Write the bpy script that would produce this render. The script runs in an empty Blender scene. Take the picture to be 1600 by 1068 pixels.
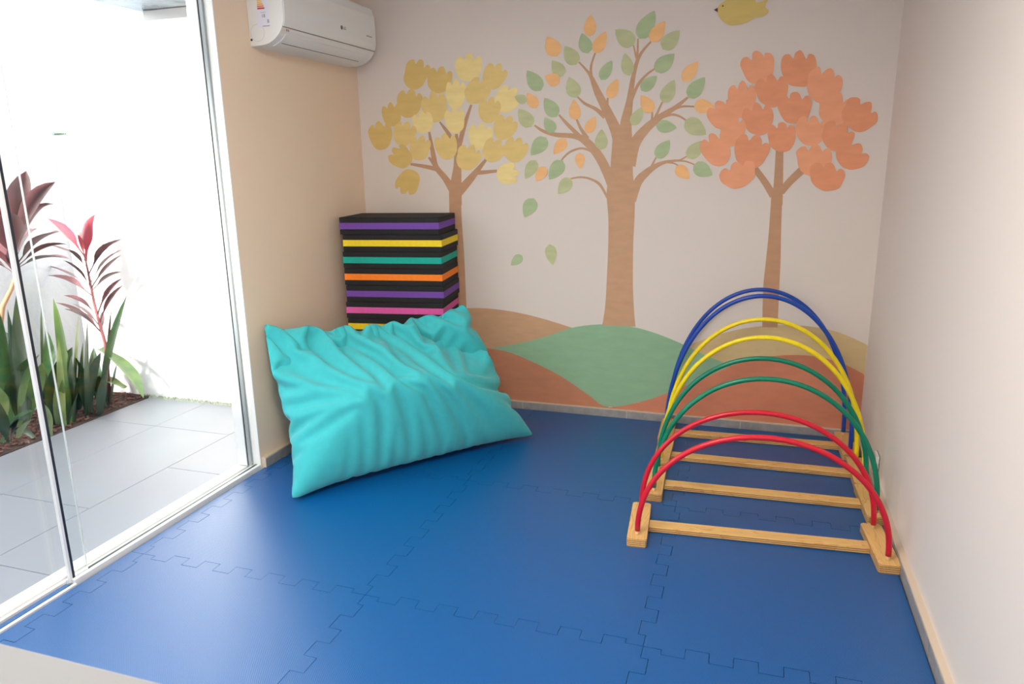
import bpy, bmesh, math, random
import numpy as np
from mathutils import Matrix, Vector

# ------------------------------------------------------------------ camera, world, light
sc = bpy.context.scene
C = sc.collection
F_PX = 1143.9
CAM_H = 1.57
RX, RY, RZ = -0.24298459, 0.01606744, 0.31766756        # pitch, roll, yaw of the camera


def _r(i, t):
    m = np.eye(3)
    j, k = (i + 1) % 3, (i + 2) % 3
    m[j, j] = m[k, k] = math.cos(t)
    m[j, k] = -math.sin(t)
    m[k, j] = math.sin(t)
    return m


ROT = _r(2, RZ) @ _r(0, RX) @ _r(1, RY)
cd = bpy.data.cameras.new('camera')
cam = bpy.data.objects.new('camera', cd)
C.objects.link(cam)
sc.camera = cam
cd.sensor_width = 36.0
cd.lens = F_PX * 36.0 / 1600.0
cd.clip_start = 0.02
_m = Matrix.Identity(4)
for _i in range(3):
    _m[_i][0] = ROT[_i, 0]
    _m[_i][1] = ROT[_i, 2]
    _m[_i][2] = -ROT[_i, 1]
_m[2][3] = CAM_H
cam.matrix_world = _m
cd.dof.use_dof = True
cd.dof.focus_distance = 3.3
cd.dof.aperture_fstop = 4.5

world = bpy.data.worlds.new('overcast_sky')
sc.world = world
world.use_nodes = True
_bg = world.node_tree.nodes['Background']
_bg.inputs[0].default_value = (0.90, 0.95, 1.0, 1)
_bg.inputs[1].default_value = 2.2

sd = bpy.data.lights.new('sun', 'SUN')
sd.energy = 12.0
sd.angle = math.radians(8)
sd.color = (1.0, 0.96, 0.9)
sun = bpy.data.objects.new('sun', sd)
C.objects.link(sun)
sun.rotation_euler = Vector((0.03, 0.90, -0.45)).to_track_quat('-Z', 'Y').to_euler()

vs = sc.view_settings
vs.view_transform = 'Standard'
vs.look = 'None'
vs.gamma = 1.0
vs.use_curve_mapping = False
vs.exposure = 1.2
LAMP = 30.0          # glow of the added ceiling fill panel
sc.cycles.max_bounces = 12
sc.cycles.diffuse_bounces = 6
sc.cycles.transparent_max_bounces = 16
sc.cycles.use_denoising = True
sc.cycles.sample_clamp_indirect = 6.0

# ------------------------------------------------------------------ room measures (metres)
XL, XR, YB = -2.42, 0.645, 4.335      # inner faces of the walls
YR = -1.6                             # rear wall behind the camera
ZC = 2.72                             # ceiling
YJ = 3.04                             # end of the solid left wall (door jamb)
PZ = -0.05                            # patio level
WT = 0.14                             # wall thickness


def ray(u, v):
    return ROT @ np.array([(u - 800) / F_PX, 1.0, -(v - 534) / F_PX])


def on_y(u, v, y):
    d = ray(u, v)
    return Vector(d * (y / d[1])) + Vector((0, 0, CAM_H))


def on_x(u, v, x):
    d = ray(u, v)
    return Vector(d * (x / d[0])) + Vector((0, 0, CAM_H))


def on_z(u, v, z=0.0):
    d = ray(u, v)
    return Vector(d * ((z - CAM_H) / d[2])) + Vector((0, 0, CAM_H))


# ------------------------------------------------------------------ materials
def lin(c):
    out = []
    for x in c[:3]:
        x = x / 255.0
        out.append(x / 12.92 if x <= 0.04045 else ((x + 0.055) / 1.055) ** 2.4)
    return (*out, 1.0)


def mat(name, rgb, rough=0.6, var=0.0, vscale=8.0, bump=0.0, bscale=200.0, spec=0.5, stretch=None, sheen=0.0, rgb2=None):
    m = bpy.data.materials.new(name)
    m.use_nodes = True
    nt = m.node_tree
    b = nt.nodes['Principled BSDF']
    b.inputs['Base Color'].default_value = lin(rgb)
    b.inputs['Roughness'].default_value = rough
    b.inputs['Specular IOR Level'].default_value = spec
    if sheen:
        b.inputs['Sheen Weight'].default_value = sheen
    tc = nt.nodes.new('ShaderNodeTexCoord')
    mp = nt.nodes.new('ShaderNodeMapping')
    nt.links.new(tc.outputs['Object'], mp.inputs[0])
    if stretch:
        mp.inputs['Scale'].default_value = stretch
    if var or rgb2:
        n = nt.nodes.new('ShaderNodeTexNoise')
        n.inputs['Scale'].default_value = vscale
        n.inputs['Detail'].default_value = 5
        nt.links.new(mp.outputs[0], n.inputs['Vector'])
        mx = nt.nodes.new('ShaderNodeMix')
        mx.data_type = 'RGBA'
        a = lin(rgb)
        lo = tuple(x * (1 - var) for x in a[:3]) + (1,)
        hi = lin(rgb2) if rgb2 else tuple(min(1, x * (1 + var)) for x in a[:3]) + (1,)
        if rgb2:
            lo = a
        mx.inputs[6].default_value = lo
        mx.inputs[7].default_value = hi
        rp = nt.nodes.new('ShaderNodeMapRange')
        rp.inputs[1].default_value = 0.3
        rp.inputs[2].default_value = 0.7
        nt.links.new(n.outputs['Fac'], rp.inputs[0])
        nt.links.new(rp.outputs[0], mx.inputs[0])
        nt.links.new(mx.outputs[2], b.inputs['Base Color'])
    if bump:
        n2 = nt.nodes.new('ShaderNodeTexNoise')
        n2.inputs['Scale'].default_value = bscale
        n2.inputs['Detail'].default_value = 3
        nt.links.new(mp.outputs[0], n2.inputs['Vector'])
        bp = nt.nodes.new('ShaderNodeBump')
        bp.inputs['Strength'].default_value = bump
        bp.inputs['Distance'].default_value = 0.002
        nt.links.new(n2.outputs['Fac'], bp.inputs['Height'])
        nt.links.new(bp.outputs[0], b.inputs['Normal'])
    return m


def mat_glass(name, tint=(0.97, 0.985, 0.98), refl=0.06):
    m = bpy.data.materials.new(name)
    m.use_nodes = True
    nt = m.node_tree
    nt.nodes.clear()
    out = nt.nodes.new('ShaderNodeOutputMaterial')
    tr = nt.nodes.new('ShaderNodeBsdfTransparent')
    tr.inputs[0].default_value = (*tint, 1)
    gl = nt.nodes.new('ShaderNodeBsdfGlossy')
    gl.inputs['Roughness'].default_value = 0.01
    lw = nt.nodes.new('ShaderNodeLayerWeight')      # Schlick reflectance, same from both sides of the pane
    pw = nt.nodes.new('ShaderNodeMath')
    pw.operation = 'POWER'
    pw.inputs[1].default_value = 4.5
    nt.links.new(lw.outputs['Facing'], pw.inputs[0])
    fr = nt.nodes.new('ShaderNodeMath')
    fr.operation = 'MULTIPLY_ADD'
    fr.inputs[1].default_value = 0.6
    fr.inputs[2].default_value = refl * 0.5
    nt.links.new(pw.outputs[0], fr.inputs[0])
    mx = nt.nodes.new('ShaderNodeMixShader')
    nt.links.new(fr.outputs[0], mx.inputs[0])
    nt.links.new(tr.outputs[0], mx.inputs[1])
    nt.links.new(gl.outputs[0], mx.inputs[2])
    nt.links.new(mx.outputs[0], out.inputs[0])
    return m


def mat_foam_mat():
    m = bpy.data.materials.new('blue_foam')
    m.use_nodes = True
    nt = m.node_tree
    b = nt.nodes['Principled BSDF']
    b.inputs['Base Color'].default_value = lin((0, 80, 142))
    b.inputs['Roughness'].default_value = 0.30
    b.inputs['Specular IOR Level'].default_value = 0.7
    tc = nt.nodes.new('ShaderNodeTexCoord')
    sp = nt.nodes.new('ShaderNodeSeparateXYZ')
    nt.links.new(tc.outputs['Object'], sp.inputs[0])
    hs = []
    for ax in (0, 1):
        mu = nt.nodes.new('ShaderNodeMath')
        mu.operation = 'MULTIPLY'
        mu.inputs[1].default_value = 2 * math.pi / 0.0075
        nt.links.new(sp.outputs[ax], mu.inputs[0])
        si = nt.nodes.new('ShaderNodeMath')
        si.operation = 'SINE'
        nt.links.new(mu.outputs[0], si.inputs[0])
        hs.append(si)
    ml = nt.nodes.new('ShaderNodeMath')
    ml.operation = 'MULTIPLY'
    nt.links.new(hs[0].outputs[0], ml.inputs[0])
    nt.links.new(hs[1].outputs[0], ml.inputs[1])
    bp = nt.nodes.new('ShaderNodeBump')
    bp.inputs['Strength'].default_value = 0.32
    bp.inputs['Distance'].default_value = 0.0009
    nt.links.new(ml.outputs[0], bp.inputs['Height'])
    nt.links.new(bp.outputs[0], b.inputs['Normal'])
    return m


def mat_ply(name='birch_plywood', long_axis=1):
    m = bpy.data.materials.new(name)
    m.use_nodes = True
    nt = m.node_tree
    b = nt.nodes['Principled BSDF']
    b.inputs['Roughness'].default_value = 0.38
    tc = nt.nodes.new('ShaderNodeTexCoord')
    mp = nt.nodes.new('ShaderNodeMapping')
    s = [9.0, 9.0, 9.0]
    s[long_axis] = 1.3
    mp.inputs['Scale'].default_value = s
    nt.links.new(tc.outputs['Object'], mp.inputs[0])
    oi = nt.nodes.new('ShaderNodeObjectInfo')
    ad = nt.nodes.new('ShaderNodeVectorMath')
    ad.operation = 'ADD'
    nt.links.new(mp.outputs[0], ad.inputs[0])
    mr = nt.nodes.new('ShaderNodeMath')
    mr.operation = 'MULTIPLY'
    mr.inputs[1].default_value = 37.0
    nt.links.new(oi.outputs['Random'], mr.inputs[0])
    nt.links.new(mr.outputs[0], ad.inputs[1])
    n = nt.nodes.new('ShaderNodeTexNoise')
    n.inputs['Scale'].default_value = 1.6
    n.inputs['Detail'].default_value = 3
    n.inputs['Distortion'].default_value = 0.8
    nt.links.new(ad.outputs[0], n.inputs['Vector'])
    mm = nt.nodes.new('ShaderNodeMath')
    mm.operation = 'MULTIPLY'
    mm.inputs[1].default_value = 9.0
    nt.links.new(n.outputs['Fac'], mm.inputs[0])
    fr = nt.nodes.new('ShaderNodeMath')
    fr.operation = 'FRACT'
    nt.links.new(mm.outputs[0], fr.inputs[0])
    cr = nt.nodes.new('ShaderNodeValToRGB')
    e = cr.color_ramp.elements
    e[0].position, e[0].color = 0.0, lin((226, 184, 118))
    e[1].position, e[1].color = 1.0, lin((205, 150, 82))
    k = e.new(0.75)
    k.color = lin((222, 176, 108))
    nt.links.new(fr.outputs[0], cr.inputs[0])
    # ply layers on the cut edges
    ge = nt.nodes.new('ShaderNodeNewGeometry')
    sn = nt.nodes.new('ShaderNodeSeparateXYZ')
    nt.links.new(ge.outputs['Normal'], sn.inputs[0])
    ab = nt.nodes.new('ShaderNodeMath')
    ab.operation = 'ABSOLUTE'
    nt.links.new(sn.outputs[2], ab.inputs[0])
    lt = nt.nodes.new('ShaderNodeMath')
    lt.operation = 'LESS_THAN'
    lt.inputs[1].default_value = 0.5
    nt.links.new(ab.outputs[0], lt.inputs[0])
    so = nt.nodes.new('ShaderNodeSeparateXYZ')
    nt.links.new(tc.outputs['Object'], so.inputs[0])
    mz = nt.nodes.new('ShaderNodeMath')
    mz.operation = 'MULTIPLY'
    mz.inputs[1].default_value = 2 * math.pi / 0.0085
    nt.links.new(so.outputs[2], mz.inputs[0])
    sz = nt.nodes.new('ShaderNodeMath')
    sz.operation = 'SINE'
    nt.links.new(mz.outputs[0], sz.inputs[0])
    gt = nt.nodes.new('ShaderNodeMath')
    gt.operation = 'GREATER_THAN'
    gt.inputs[1].default_value = 0.35
    nt.links.new(sz.outputs[0], gt.inputs[0])
    an = nt.nodes.new('ShaderNodeMath')
    an.operation = 'MULTIPLY'
    nt.links.new(gt.outputs[0], an.inputs[0])
    nt.links.new(lt.outputs[0], an.inputs[1])
    mx = nt.nodes.new('ShaderNodeMix')
    mx.data_type = 'RGBA'
    nt.links.new(an.outputs[0], mx.inputs[0])
    nt.links.new(cr.outputs[0], mx.inputs[6])
    mx.inputs[7].default_value = lin((150, 100, 55))
    nt.links.new(mx.outputs[2], b.inputs['Base Color'])
    return m


def mat_hoop(name, rgb):
    """smooth plastic tube wound with tape: faint rings along the curve (u of the tube)"""
    return mat(name, rgb, rough=0.32, var=0.06, vscale=40)


def mat_leaf(name, rgb, rgb2, rough=0.4):
    return mat(name, rgb, rough=rough, rgb2=rgb2, vscale=9, spec=0.5)


WALL = mat('wall_paint', (228, 216, 206), rough=0.75, bump=0.12, bscale=160, spec=0.25)
WALL_L = mat('beige_wall_paint', (238, 214, 188), rough=0.7, bump=0.12, bscale=160, spec=0.25)
WHITE = mat('white_paint', (236, 234, 230), rough=0.55)
CEIL = mat('ceiling_paint', (232, 228, 222), rough=0.8)
SKIRT = mat('grey_porcelain', (150, 146, 144), rough=0.5, var=0.12, vscale=30)
GROUT = mat('cream_grout', (206, 188, 166), rough=0.8)
ALU = mat('white_aluminium', (225, 225, 224), rough=0.35)
GREYALU = mat('grey_aluminium', (150, 154, 156), rough=0.35)
DARK = mat('dark_rubber', (38, 40, 50), rough=0.5)
SEAL = mat('green_black_seal', (20, 38, 38), rough=0.4)
GLASS = mat_glass('clear_glass')
PLASTIC = mat('white_plastic', (232, 231, 228), rough=0.35)
BLUEFOAM = mat_foam_mat()
FLOORM = mat('grey_floor_tile', (140, 138, 135), rough=0.5, var=0.08)
PATIO = mat('pale_grey_porcelain', (128, 130, 137), rough=0.45, var=0.03, vscale=3)
PJOINT = mat('grey_grout', (120, 122, 124), rough=0.9)
STUCCO = mat('white_stucco', (240, 240, 240), rough=0.9, bump=0.9, bscale=60)
STUCCO_SHADED = mat('shaded_white_stucco', (160, 163, 169), rough=0.9, bump=0.9, bscale=60)  # white boundary wall with its shade put into the colour
SOIL = mat('dark_soil', (62, 44, 36), rough=0.95, var=0.4, vscale=40, bump=0.8, bscale=80)
BARK = mat('brown_bark', (112, 74, 56), rough=0.9, rgb2=(62, 42, 34), vscale=30)
PLY_Y = mat_ply('plywood_lengthwise', 1)
PLY_X = mat_ply('plywood_crosswise', 0)
DOWEL = mat('pale_dowel', (224, 190, 140), rough=0.5)
BLACKFOAM = mat('black_foam', (30, 29, 30), rough=0.85, var=0.1, vscale=60, bump=0.25, bscale=500)
CREAM = mat('cream_laminate', (120, 118, 117), rough=0.45)


# ------------------------------------------------------------------ object helpers
def link(name, me, m=None, parent=None):
    o = bpy.data.objects.new(name, me)
    C.objects.link(o)
    if m is not None:
        me.materials.append(m)
    if parent is not None:
        o.parent = parent
    return o


def from_bm(name, bm, m=None, parent=None, smooth=False):
    bmesh.ops.recalc_face_normals(bm, faces=bm.faces[:])
    me = bpy.data.meshes.new(name)
    bm.to_mesh(me)
    bm.free()
    if smooth:
        me.polygons.foreach_set('use_smooth', [True] * len(me.polygons))
    return link(name, me, m, parent)


def tag(o, label=None, cat=None, group=None, kind=None):
    if label:
        o['label'] = label
    if cat:
        o['category'] = cat
    if group:
        o['group'] = group
    if kind:
        o['kind'] = kind
    return o


def empty(name, loc, rz=0.0):
    o = bpy.data.objects.new(name, None)
    C.objects.link(o)
    o.location = loc
    o.rotation_euler = (0, 0, rz)
    o.empty_display_size = 0.1
    return o


def bm_box(x0, x1, y0, y1, z0, z1, bevel=0.0, seg=2, bm=None):
    bm = bm or bmesh.new()
    r = bmesh.ops.create_cube(bm, size=1.0)
    for v in r['verts']:
        v.co = Vector(((x0 + x1) / 2 + v.co.x * (x1 - x0), (y0 + y1) / 2 + v.co.y * (y1 - y0), (z0 + z1) / 2 + v.co.z * (z1 - z0)))
    if bevel:
        es = list({e for v in r['verts'] for e in v.link_edges})
        bmesh.ops.bevel(bm, geom=es, offset=bevel, segments=seg, affect='EDGES', profile=0.5)
    return bm


def box(name, x0, x1, y0, y1, z0, z1, m, parent=None, bevel=0.0, seg=2):
    return from_bm(name, bm_box(x0, x1, y0, y1, z0, z1, bevel, seg), m, parent)


def prism(name, pts, z0, z1, m, parent=None, bevel=0.0, seg=2):
    """polygon in xy extruded from z0 to z1, top rim bevelled"""
    bm = bmesh.new()
    bot = [bm.verts.new((x, y, z0)) for x, y in pts]
    top = [bm.verts.new((x, y, z1)) for x, y in pts]
    n = len(pts)
    bm.faces.new(bot[::-1])
    tf = bm.faces.new(top)
    for i in range(n):
        bm.faces.new((bot[i], bot[(i + 1) % n], top[(i + 1) % n], top[i]))
    if bevel:
        bmesh.ops.bevel(bm, geom=list(tf.edges), offset=bevel, segments=seg, affect='EDGES')
    big = [f for f in bm.faces if len(f.verts) > 4]
    bmesh.ops.triangulate(bm, faces=big, ngon_method='EAR_CLIP')
    return from_bm(name, bm, m, parent)


def tube(name, pts, rad, m, parent=None, n=10, cap=True):
    """tube of radius rad (number or list) along a list of points"""
    bm = bmesh.new()
    P = [Vector(p) for p in pts]
    rings = []
    up = None
    for i, p in enumerate(P):
        t = (P[min(i + 1, len(P) - 1)] - P[max(i - 1, 0)]).normalized()
        if up is None:
            up = Vector((0, 1, 0)) if abs(t.y) < 0.9 else Vector((1, 0, 0))
        a = t.cross(up).normalized()
        up = a.cross(t).normalized()
        r = rad[i] if isinstance(rad, (list, tuple)) else rad
        rings.append([bm.verts.new(p + (a * math.cos(2 * math.pi * k / n) + up * math.sin(2 * math.pi * k / n)) * r) for k in range(n)])
    for i in range(len(P) - 1):
        for k in range(n):
            bm.faces.new((rings[i][k], rings[i][(k + 1) % n], rings[i + 1][(k + 1) % n], rings[i + 1][k]))
    if cap:
        bm.faces.new(rings[0][::-1])
        bm.faces.new(rings[-1])
    return from_bm(name, bm, m, parent, smooth=True)


def text_mesh(name, s, size, m, parent, M, extrude=0.0003):
    cu = bpy.data.curves.new(name, 'FONT')
    cu.body = s
    cu.size = size
    cu.align_x = 'CENTER'
    cu.align_y = 'CENTER'
    cu.extrude = extrude
    t = bpy.data.objects.new(name + '_tmp', cu)
    C.objects.link(t)
    dg = bpy.context.evaluated_depsgraph_get()
    me = bpy.data.meshes.new_from_object(t.evaluated_get(dg))
    bpy.data.objects.remove(t)
    me.transform(M)
    me.name = name
    me.materials.clear()
    return link(name, me, m, parent)


# ================================================================== THE ROOM
tag(box('floor', XL - WT, XR + 0.2, YR, YB + 0.2, -0.3, -0.02, FLOORM), kind='structure')
wall_back = tag(box('wall_back', XL - WT, XR + 0.2, YB, YB + 0.2, -0.02, ZC, WALL), kind='structure')
# right wall with an added unseen window beside the camera, for fill daylight
WY0, WY1, WZ0, WZ1 = -1.35, 0.75, 0.25, 2.2
for _a in ((YR, WY0, -0.02, ZC), (WY1, YB, -0.02, ZC), (WY0, WY1, -0.02, WZ0), (WY0, WY1, WZ1, ZC)):
    tag(box('wall_right', XR, XR + 0.2, *_a, WALL), kind='structure')
window = tag(empty('fill_window_1', (XR + 0.1, 0, 0)), kind='structure')
tag(box('ground_outside', XR + 0.2, 9.0, -8.0, 8.0, -0.4, -0.05, PATIO), kind='structure')
wall_left = tag(box('wall_left', XL - WT, XL, YJ, YB, -0.02, ZC, WALL_L), kind='structure')
tag(box('wall_lintel', XL - WT, XL, YR, YJ, 2.46, ZC, WALL_L), kind='structure')
tag(box('ceiling', XL - WT, XR + 0.2, YR, YB + 0.2, ZC, ZC + 0.15, CEIL), kind='structure')
tag(box('wall_rear', XL - WT, XR + 0.2, YR - 0.15, YR, -0.02, ZC, WALL), kind='structure')
# white painted reveal on the end of the left wall
tag(box('trim_1', XL - WT, XL + 0.001, YJ - 0.006, YJ, -0.02, 2.46, WHITE), kind='structure')


def skirting(name, axis, a, b, face, depth, pitch, start, sign, ztop=0.05):
    """porcelain skirting: single tiles with thin joints and a cream bead on top"""
    e = tag(empty(name, (0, 0, 0)), kind='structure')
    x = start
    cuts = [a]
    while x < b - 0.02:
        if x > a + 0.02:
            cuts.append(x)
        x += pitch
    cuts.append(b)
    g = 0.0018
    lo, hi = (face, face + depth) if sign > 0 else (face - depth, face)
    for c0, c1 in zip(cuts[:-1], cuts[1:]):
        if axis == 'x':
            box('skirting_tile', c0 + g, c1 - g, lo, hi, -0.02, ztop - 0.006, SKIRT, e, 0.001, 1)
        else:
            box('skirting_tile', lo, hi, c0 + g, c1 - g, -0.02, ztop - 0.006, SKIRT, e, 0.001, 1)
    if axis == 'x':
        box('grout_bead', a, b, lo + 0.0015, hi, -0.02, ztop, GROUT, e)
    else:
        s = 0.0015
        rs = name.endswith('right')
        box('grout_bead', lo + (s if rs else 0), hi - (0 if rs else s), a, b, -0.02, ztop, GROUT, e)
    return e


for _a in ((WY0, WY0 + 0.05, WZ0, WZ1), (WY1 - 0.05, WY1, WZ0, WZ1), (WY0 + 0.05, WY1 - 0.05, WZ0, WZ0 + 0.05), (WY0 + 0.05, WY1 - 0.05, WZ1 - 0.05, WZ1), (-0.325, -0.275, WZ0 + 0.05, WZ1 - 0.05)):
    from_bm('fill_window_frame', bm_box(-0.02, 0.02, *_a, 0.002, 1), ALU, window)
for _a in ((WY0 + 0.05, -0.325), (-0.275, WY1 - 0.05)):
    from_bm('fill_window_pane', bm_box(-0.003, 0.003, _a[0], _a[1], WZ0 + 0.05, WZ1 - 0.05), GLASS, window)

skirting('baseboard_back', 'x', XL + 0.001, XR - 0.001, YB - 0.016, 0.016, 0.677, -1.354 - 0.677 * 2, 1)
skirting('baseboard_right', 'y', YR, YB - 0.017, XR - 0.026, 0.026, 0.6, YR + 0.35, 1, 0.055)
skirting('baseboard_left', 'y', YJ + 0.002, YB - 0.017, XL, 0.03, 0.6, YJ + 0.5, 1, 0.055)

# ------------------------------------------------------------------ glazed sliding door
door = tag(empty('door_1', (-2.45, 2.0, -0.02)), 'clear glass sliding door to the patio with white bottom rail', kind='structure')


def dbox(name, x0, x1, y0, y1, z0, z1, m, bevel=0.0, par=None):
    bm = bm_box(x0 + 2.45, x1 + 2.45, y0 - 2.0, y1 - 2.0, z0 + 0.02, z1 + 0.02, bevel)
    return from_bm(name, bm, m, par or door)


dbox('glass_pane', -2.449, -2.441, 1.90, YJ - 0.008, 0.012, 2.45, GLASS)
dbox('glass_pane', -2.492, -2.484, YR + 0.01, 1.995, 0.012, 2.45, GLASS)
dbox('pane_edge', -2.4495, -2.4405, 1.888, 1.901, 0.0, 2.45, DARK)
dbox('pane_edge', -2.452, -2.438, 1.877, 1.888, 0.0, 2.45, ALU)
dbox('pane_edge', -2.4915, -2.4845, 1.995, 1.998, 0.0, 2.45, ALU)
dbox('bottom_rail', -2.437, -2.418, 1.88, YJ - 0.008, -0.02, 0.018, ALU, 0.002)
dbox('bottom_rail', -2.47, -2.4515, 1.88, YJ - 0.008, -0.02, 0.012, ALU, 0.002)
dbox('rubber_seal', -2.451, -2.4375, 1.97, YJ - 0.008, -0.02, 0.017, SEAL)
dbox('bottom_rail', -2.424, -2.410, YR + 0.01, 1.88, -0.02, 0.004, ALU, 0.001)
dbox('track_channel', -2.47, -2.424, YR + 0.01, 1.88, -0.02, -0.016, DARK)
dbox('blue_reflection', -2.455, -2.432, YR + 0.01, 1.868, -0.016, 0.001, BLUEFOAM)  # solid blue strip standing in for the mats' reflection in the track
dbox('sill', -2.56, -2.493, YR + 0.01, YJ - 0.007, -0.05, 0.008, WHITE, 0.002)
dbox('sill', -2.4835, -2.4705, YR + 0.01, YJ - 0.007, -0.05, 0.002, WHITE)
dbox('jamb_profile', -2.484, -2.464, YJ - 0.022, YJ - 0.0065, 0.012, 2.45, GREYALU, 0.002)
dbox('jamb_profile', -2.4855, -2.4842, YJ - 0.026, YJ - 0.0065, 0.012, 2.45, DARK)
dbox('jamb_profile', -2.545, -2.486, YJ - 0.03, YJ - 0.0065, 0.012, 2.45, ALU, 0.002)

# ================================================================== PATIO
tag(box('patio_base', -7.0, XL - WT, -6.0, 4.4, -0.4, PZ - 0.014, PJOINT), kind='structure')
patio = tag(empty('floor_patio', (0, 0, 0)), kind='structure')
xs = [-4.07, -3.575, -3.005, -2.565]
for i in range(3):
    off = [3.505, 3.505, 2.99][i]
    ys = sorted([off + 1.03 * k for k in range(-7, 2)])
    ys = [y for y in ys if y < 4.0] + [4.0]
    for y0, y1 in zip(ys[:-1], ys[1:]):
        if y1 - y0 > 0.05:
            box('paving_tile', xs[i] + 0.0014, xs[i + 1] - 0.0014, y0 + 0.0014, y1 - 0.0014, PZ - 0.02, PZ, PATIO, patio, 0.001, 1)
tag(box('wall_boundary', -4.85, -4.62, -6.0, 6.5, -0.4, 2.6, STUCCO_SHADED), kind='structure')
tag(box('wall_sunblock', -4.62, XL - WT, -3.2, -3.0, -0.4, 3.8, STUCCO), kind='structure')  # unseen wall added to keep the sun off the patio floor
tag(box('wall_end', -4.62, XL - WT, 4.0, 4.22, -0.4, 1.785, STUCCO), kind='structure')
# mossy foot and mossy top corner of the end wall
MOSS = mat('grey_green_moss', (128, 136, 112), rough=1.0, rgb2=(170, 172, 160), vscale=60)
random.seed(5)
bm = bmesh.new()
for k in range(420):
    x = random.uniform(-4.15, -3.1)
    h = random.uniform(0.004, 0.022) * (1.0 if x < -3.3 else 0.7)
    bmesh.ops.create_cone(bm, segments=5, radius1=random.uniform(0.004, 0.012), radius2=0.001, depth=h, cap_ends=True,
                          matrix=Matrix.Translation((x, 3.995 - random.uniform(0, 0.018), PZ + h / 2)))
tag(from_bm('moss_line', bm, MOSS), 'thin line of moss along the foot of the white end wall', 'moss', kind='stuff')
bm = bmesh.new()
for k in range(36):
    x = -4.61 + abs(random.gauss(0, 0.04))
    h = random.uniform(0.004, 0.016)
    bmesh.ops.create_cone(bm, segments=5, radius1=0.008, radius2=0.002, depth=h, cap_ends=True,
                          matrix=Matrix.Translation((x, 4.012 + random.uniform(0, 0.02), 1.785 + h / 2)))
tag(from_bm('moss_tuft', bm, mat('dark_green_moss', (52, 74, 54), rough=1.0)), 'tiny dark green moss tuft on the corner of the white garden wall top', 'moss', kind='stuff')
pp = on_y(113, 171, 4.1)
tag(tube('grey_pipe', [(pp.x, 4.1, 1.785), (pp.x, 4.1, 1.97)], 0.022, mat('pale_grey_pvc', (205, 212, 212), rough=0.5)),
    'short pale grey pipe standing on the white garden wall', 'pipe')
# canopy above the far end of the patio
can = tag(empty('patio_canopy', (-3.1, 3.9, 2.42)), 'grey translucent awning sheet on a white beam above the patio end', 'awning')
from_bm('beam', bm_box(-0.5, 0.54, -0.03, 0.03, 0.005, 0.065, 0.003), ALU, can)
CANM = mat('smoked_polycarbonate', (150, 160, 166), rough=0.15, rgb2=(84, 98, 108), vscale=6)
from_bm('awning_sheet', bm_box(-0.54, 0.54, -0.6, 0.08, 0.067, 0.075), CANM, can)
for k in range(4):
    from_bm('sheet_rib', bm_box(-0.5 + 0.32 * k, -0.47 + 0.32 * k, -0.6, 0.08, 0.0755, 0.095), GREYALU, can)
# planting bed
tag(box('planter_bed', -4.62, -4.073, -4.0, 4.0, -0.3, -0.045, SOIL), kind='structure')
bm = bmesh.new()
for k in range(1500):
    y = random.uniform(1.6, 3.97)
    x = random.uniform(-4.6, -4.085)
    s = random.uniform(0.012, 0.035)
    M = Matrix.Translation((x, y, -0.04 + random.uniform(0, 0.012))) @ Matrix.Rotation(random.uniform(0, 6.28), 4, 'Z') @ Matrix.Rotation(random.uniform(-.5, .5), 4, 'X') @ Matrix.Diagonal((s, s * 0.45, s * 0.25, 1))
    bmesh.ops.create_cube(bm, size=1.0, matrix=M)
tag(from_bm('bark_mulch', bm, BARK), 'brown bark mulch scattered over the planting bed', 'mulch', kind='stuff')

# ================================================================== MURAL painted on the back wall
class Crop:
    """a window of the photograph: its points become points on the back wall"""
    def __init__(self, ox, oy, s):
        self.ox, self.oy, self.s = ox, oy, s

    def __call__(self, x, y):
        p = on_y(self.ox + x / self.s, self.oy + y / self.s, YB)
        return (p.x, p.z)


_layer = [0]


def paint(name, polys, m, parent, off=None):
    """flat paint layer(s) on the back wall; polys in wall coordinates (x, z)"""
    if off is None:
        _layer[0] += 1
        off = 0.0022 + 0.00003 * _layer[0]
    bm = bmesh.new()
    for j, pl in enumerate(polys):
        # every brush stroke lies a hair above the one before, so strokes never share a plane
        f = bm.faces.new([bm.verts.new((x, YB - off - 2.5e-5 * j, z)) for x, z in pl])
        f.normal_update()
        if f.normal.y > 0:
            f.normal_flip()
    bmesh.ops.triangulate(bm, faces=bm.faces[:], ngon_method='EAR_CLIP')
    me = bpy.data.meshes.new(name)
    bm.to_mesh(me)
    bm.free()
    return link(name, me, m, parent)


def smooth_poly(pts, n=6, closed=True):
    """Catmull-Rom through the points"""
    P = [np.array(p, float) for p in pts]
    N = len(P)
    out = []
    for i in range(N if closed else N - 1):
        if closed:
            a, b, c, d = P[i - 1], P[i], P[(i + 1) % N], P[(i + 2) % N]
        else:
            a, b, c, d = P[max(i - 1, 0)], P[i], P[i + 1], P[min(i + 2, N - 1)]
        for k in range(n):
            t = k / n
            out.append(tuple(0.5 * (2 * b + (c - a) * t + (2 * a - 5 * b + 4 * c - d) * t * t + (3 * b - a - 3 * c + d) * t ** 3)))
    if not closed:
        out.append(tuple(P[-1]))
    return out


def stroke(cr, pts):
    """tapered brush stroke: (x, y, width) in crop pixels -> quads on the wall"""
    pts = smooth_poly([p for p in pts], 6, False)
    L, Rr = [], []
    for i, (x, y, w) in enumerate(pts):
        x0, y0, _ = pts[max(i - 1, 0)]
        x1, y1, _ = pts[min(i + 1, len(pts) - 1)]
        tx, ty = x1 - x0, y1 - y0
        l = math.hypot(tx, ty) or 1
        nx, ny = -ty / l, tx / l
        L.append(cr(x + nx * w / 2, y + ny * w / 2))
        Rr.append(cr(x - nx * w / 2, y - ny * w / 2))
    return [L + Rr[::-1]]


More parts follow.
